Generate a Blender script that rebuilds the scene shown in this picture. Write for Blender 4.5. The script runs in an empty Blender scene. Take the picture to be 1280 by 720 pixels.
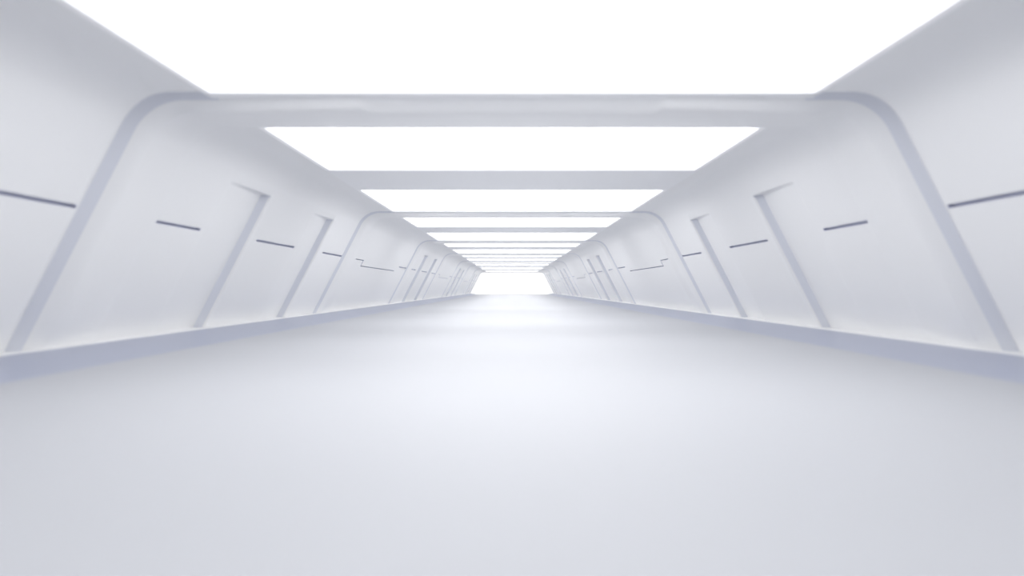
import bpy, bmesh, math
from mathutils import Vector

PER=11.1; F0=7.2; CAMH=1.0; CEIL=3.5
YS=-4.5; YE=F0+7*PER+2.2
XC=4.79; K=.514
L=math.hypot(K,1); DX,DZ=K/L,1/L      # wall dir (-DX,DZ), outward normal (DZ,DX)
R=.75; ang=math.acos(DX); T=R*math.tan(ang/2)
XB=XC+K*CEIL
SW=CEIL*L-T                 # straight wall length
SA=R*ang                    # arc length
XT=XC-T                     # ceiling tangent point
SKX=3.87; CW=.085           # skylight half width, rim width

def prof(s):
    "returns x,z,nx,nz (outward normal) along half profile, right side"
    if s<=SW: return XB-DX*s, DZ*s, DZ, DX
    if s<=SW+SA:
        a=(s-SW)/R; th=math.atan2(DX,DZ)+a
        cx,cz=XT,CEIL-R
        return cx+R*math.cos(th), cz+R*math.sin(th), math.cos(th), math.sin(th)
    return XT-(s-SW-SA), CEIL, 0, 1

def mat(name,col,rough=.5,emit=0,spec=.5,var=0):
    m=bpy.data.materials.new(name); m.use_nodes=True
    nt=m.node_tree; b=nt.nodes['Principled BSDF']
    b.inputs['Base Color'].default_value=(*col,1)
    b.inputs['Roughness'].default_value=rough
    b.inputs['Specular IOR Level'].default_value=spec
    if emit:
        b.inputs['Emission Color'].default_value=(1,1,1,1)
        b.inputs['Emission Strength'].default_value=emit
    if var:
        n=nt.nodes.new('ShaderNodeTexNoise'); n.inputs['Scale'].default_value=.6
        tc=nt.nodes.new('ShaderNodeTexCoord'); nt.links.new(tc.outputs['Object'],n.inputs['Vector'])
        mr=nt.nodes.new('ShaderNodeMapRange')
        mr.inputs['To Min'].default_value=rough-var; mr.inputs['To Max'].default_value=rough+var
        nt.links.new(n.outputs['Fac'],mr.inputs['Value']); nt.links.new(mr.outputs['Result'],b.inputs['Roughness'])
    return m
M_WALL=mat('wall_white_satin',(.886,.888,.896),.5,var=.03)
M_CEIL=mat('ceiling_white',(.93,.935,.95),.55,var=.03)
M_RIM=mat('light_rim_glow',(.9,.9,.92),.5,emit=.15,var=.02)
M_FLOOR=mat('floor_polished_resin',(.485,.494,.522),.50,var=.02,spec=.18)
M_SLOT=mat('slot_glass_violet',(.52,.54,.68),.35,var=.03)  # violet-grey shade inside the wall slots, put into the base colour
M_SHADE=mat('rubber_seal_grey',(.73,.748,.81),.6,var=.03)  # wall tone darkened to paint shade into frame grooves and recess jambs
M_GAP=mat('gap_grey',(.3,.32,.4),.6,var=.02)
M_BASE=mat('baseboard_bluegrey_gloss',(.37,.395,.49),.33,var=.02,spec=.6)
M_BACK=mat('rear_wall_slate',(.36,.39,.50),.6,var=.03)  # dark tone for the added blocker behind the camera
M_LIGHT=mat('light_diffuser',(.9,.9,.9),.5,emit=2.35,var=.01)

def finish(name,bm,mats,sharp=38,parent=None):
    for f in bm.faces: f.smooth=True
    for e in bm.edges:
        if len(e.link_faces)==2 and e.calc_face_angle(0)>math.radians(sharp): e.smooth=False
    me=bpy.data.meshes.new(name); bm.to_mesh(me); bm.free()
    for m in mats: me.materials.append(m)
    o=bpy.data.objects.new(name,me); bpy.context.collection.objects.link(o)
    if parent: o.parent=parent
    return o

def sm(t):
    t=max(0,min(1,t)); return t*t*(3-2*t)

zs=lambda zr:(zr+CAMH)/DZ     # height rel. camera -> s
# ---- features ---------------------------------------------------------------
slots=[]; recs=[]; frames=[]
k=-1
while F0+k*PER<YE:
    f=F0+k*PER; frames.append(f)
    if k%2==0:
        slots+= [(f+1.5,f+2.75,1.035,.045),(f+4.95,f+7.05,1.035,.045),(f+9.2,f+11.02,1.035,.045)]
        recs+= [(f+2.9,f+4.65),(f+7.2,f+8.8)]
    else:
        slots+= [(f+1.6,f+2.6,1.03,.025),(f+2.6,f+8.5,.82,.025),(f+9.2,f+11.02,1.035,.045)]
    k+=1
SL=[(a,b,zs(z)-w/2,zs(z)+w/2) for a,b,z,w in slots]
SL+=[(a+.98,a+1.03,zs(.82)-.012,zs(1.03)+.012) for a,b,z,w in slots if w==.025 and z==1.03]
RT=zs(1.95); RS=.09; RD=.20
GW=.18; GD=.10; SH=.10      # groove width / depth, forward shift of the groove
def H(d,s):
    h=0
    if s<SW:
        for a,b,s0,s1 in SL:
            if a<d<b and s0<s<s1: return .07
        for a,b in recs:
            if a<d<b+.001:
                t=(d-a)/(b-a)
                dep=RD*(.08*sm((d-a)/.12)+.92*t**1.5)
                h=dep*sm((b-d)/RS)*sm((RT-s)/RS)
    for f0 in frames:
        f=f0+SH
        if f-GW<d<=f+.3: h=max(h,GD*sm((d-(f-GW))/(GW-.02))*sm((f+.3-d)/.05))
    return h
ds=set(); ss=set()
y=YS
while y<YE: ds.add(round(y,4)); y+=.4
ds.add(YE)
e=.003
for a,b,s0,s1 in SL:
    for v in (a,b): ds|={round(v-e,4),round(v+e,4)}
    for v in (s0,s1): ss|={round(v-e,4),round(v+e,4)}
for a,b in recs:
    for i in range(11): ds.add(round(b-RS*i/10,4)); 
    for i in range(5): ds.add(round(a+.12*i/4,4))
    for i in range(1,8): ds.add(round(a+(b-a)*i/8,4))
for f0 in frames:
    f=f0+SH
    for i in range(11): ds.add(round(f-GW+GW*i/10,4))
    for i in range(4): ds.add(round(f+.25+.05*i/3,4))
for i in range(11): ss.add(round(RT-RS*i/10,4))
for i in range(0,13): ss.add(round(SW*i/12,4))
for i in range(1,17): ss.add(SW+SA*i/16)
ss.add(SW+SA+XT-SKX-CW-.008)
def clean(st):
    out=[]
    for v in sorted(st):
        if not out or v-out[-1]>.0015: out.append(v)
    return out
ds=[d for d in clean(ds) if YS<=d<=YE]; ss=clean(ss)

for side,sg in (('left',-1),('right',1)):
    bm=bmesh.new(); g=[]
    for d in ds:
        row=[]
        for s in ss:
            x,z,nx,nz=prof(s); h=H(d,s)
            row.append(bm.verts.new((sg*(x+nx*h),d,z+nz*h)))
        g.append(row)
    for i in range(len(ds)-1):
        for j in range(len(ss)-1):
            q=[g[i][j],g[i+1][j],g[i+1][j+1],g[i][j+1]]
            if sg>0: q=q[::-1]
            f=bm.faces.new(q)
            dm=(ds[i]+ds[i+1])/2; smid=(ss[j]+ss[j+1])/2
            if any(a-e*1.5<dm<b+e*1.5 and s0-e*1.5<smid<s1+e*1.5 for a,b,s0,s1 in SL): f.material_index=1
            elif smid<RT-RS*.3 and any(b-RS*.9<dm<b-RS*.3 for a,b in recs): f.material_index=2  # painted shade band on the far jamb of each recess
    bm.normal_update()
    finish('wall_'+side,bm,[M_WALL,M_SLOT,M_SHADE])

# ---- baseboards ----------------------------------------------------------------
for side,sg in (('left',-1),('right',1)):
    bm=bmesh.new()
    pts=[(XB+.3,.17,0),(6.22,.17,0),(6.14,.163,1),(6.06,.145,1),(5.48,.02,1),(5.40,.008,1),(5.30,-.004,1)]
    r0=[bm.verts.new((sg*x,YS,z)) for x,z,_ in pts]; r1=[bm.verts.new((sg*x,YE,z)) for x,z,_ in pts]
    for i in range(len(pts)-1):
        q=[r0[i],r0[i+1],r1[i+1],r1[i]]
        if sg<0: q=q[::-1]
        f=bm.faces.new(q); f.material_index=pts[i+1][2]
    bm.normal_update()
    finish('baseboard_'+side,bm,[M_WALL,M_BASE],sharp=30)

# ---- floor ---------------------------------------------------------------------
def box(bm,x0,x1,y0,y1,z0,z1,mi=0):
    v=[bm.verts.new((x,y,z)) for z in (z0,z1) for y in (y0,y1) for x in (x0,x1)]
    for q in ((0,2,3,1),(4,5,7,6),(0,1,5,4),(2,6,7,3),(0,4,6,2),(1,3,7,5)):
        f=bm.faces.new([v[i] for i in q]); f.material_index=mi
bm=bmesh.new(); box(bm,-XB-.3,XB+.3,YS,YE,-.2,0); bm.normal_update(); finish('floor',bm,[M_FLOOR])
bm=bmesh.new(); box(bm,-XB-.3,XB+.3,YS-.2,YS,-.2,CEIL+.24); bm.normal_update(); finish('wall_back',bm,[M_BACK])  # unseen, added behind the camera to dim and tint rear-facing jambs and ribs

# ---- ceiling -------------------------------------------------------------------
sky=[]
for f in frames:
    for a,b in ((f+1.55,f+4.7),(f+7.1,f+11.08)):
        if b<YE: sky.append((a,b))
bm=bmesh.new(); TH=.24
for sg in (-1,1):
    x0,x1=sorted((sg*SKX,sg*(SKX+CW)))
    prev=YS
    for a,b in sky:
        box(bm,x0,x1,prev,a,CEIL,CEIL+TH); box(bm,x0,x1,a,b,CEIL,CEIL+TH,1); prev=b
    box(bm,x0,x1,prev,YE,CEIL,CEIL+TH)
    x0,x1=sorted((sg*(SKX+CW),sg*(XT+.2))); box(bm,x0,x1,YS,YE,CEIL+.19,CEIL+TH)
prev=YS
for a,b in sky:
    box(bm,-SKX,SKX,prev,a,CEIL,CEIL+TH); prev=b
box(bm,-SKX,SKX,prev,YE,CEIL,CEIL+TH)
bm.normal_update(); finish('ceiling',bm,[M_CEIL,M_RIM])
for a,b in sky:
    p=bpy.data.objects.new('ceiling_light_panel',None); bpy.context.collection.objects.link(p)
    bm=bmesh.new(); g=.015
    box(bm,-SKX+g,SKX-g,a+g,b-g,CEIL+.075,CEIL+.10); bm.normal_update(); finish('diffuser',bm,[M_LIGHT],parent=p)
    bm=bmesh.new(); box(bm,-SKX,SKX,a,b,CEIL+.11,CEIL+.14); bm.normal_update(); finish('backing_tray',bm,[M_GAP],parent=p)

# ---- portal frames -------------------------------------------------------------
P0=-.105; P1=.14; FR=.34
N=16
dl=[(-.02,P0)]+[(FR*i/N-.01,P0+(P1-P0)*(1-(1-i/N)**1.9)) for i in range(N+1)]+[(.5,P1*.92),(.9,P1*.5),(1.3,P1*.12),(1.45,-.01)]
SE=SW+SA+XT
us=[SW*i/6 for i in range(6)]+[SW+SA*i/20 for i in range(21)]+[SW+SA+.46,SE-2.0,SE-1.9,SE-1,SE]
for f in frames:
    bm=bmesh.new(); rows=[]
    full=[(u,1) for u in us]+[(u,-1) for u in us[::-1][1:]]
    for dd,p in dl:
        row=[]
        for u,sg in full:
            x,z,nx,nz=prof(u)
            pp=p; yy=dd
            if u>SW+SA+.5 and u<SE-1.97 and dd<=FR: yy=dd*.35
            row.append(bm.verts.new((sg*(x-nx*pp),f+SH+yy,z-nz*pp)))
        rows.append(row)
    for i in range(len(rows)-1):
        for j in range(len(full)-1):
            fc=bm.faces.new([rows[i][j],rows[i][j+1],rows[i+1][j+1],rows[i+1][j]])
            if i<=5 and max(full[j][0],full[j+1][0])<SW+SA+.47: fc.material_index=1  # painted shade along the deep front of the frame
    bm.normal_update()
    finish('portal_frame',bm,[M_WALL,M_SHADE],sharp=50)

# ---- world, camera ------------------
w=bpy.data.worlds.new('World'); bpy.context.scene.world=w; w.use_nodes=True
nt=w.node_tree
nt.nodes['Background'].inputs[0].default_value=(1,1,1,1)
nt.nodes['Background'].inputs[1].default_value=1.12
c=bpy.data.cameras.new('Camera'); co=bpy.data.objects.new('Camera',c); bpy.context.collection.objects.link(co)
co.location=(0,0,CAMH); co.rotation_euler=(math.pi/2,0,0); c.sensor_width=36; c.lens=36*700/1280
c.clip_end=500
c.dof.use_dof=True; c.dof.focus_distance=30; c.dof.aperture_fstop=.28
bpy.context.scene.camera=co
bpy.context.scene.view_settings.view_transform='Standard'
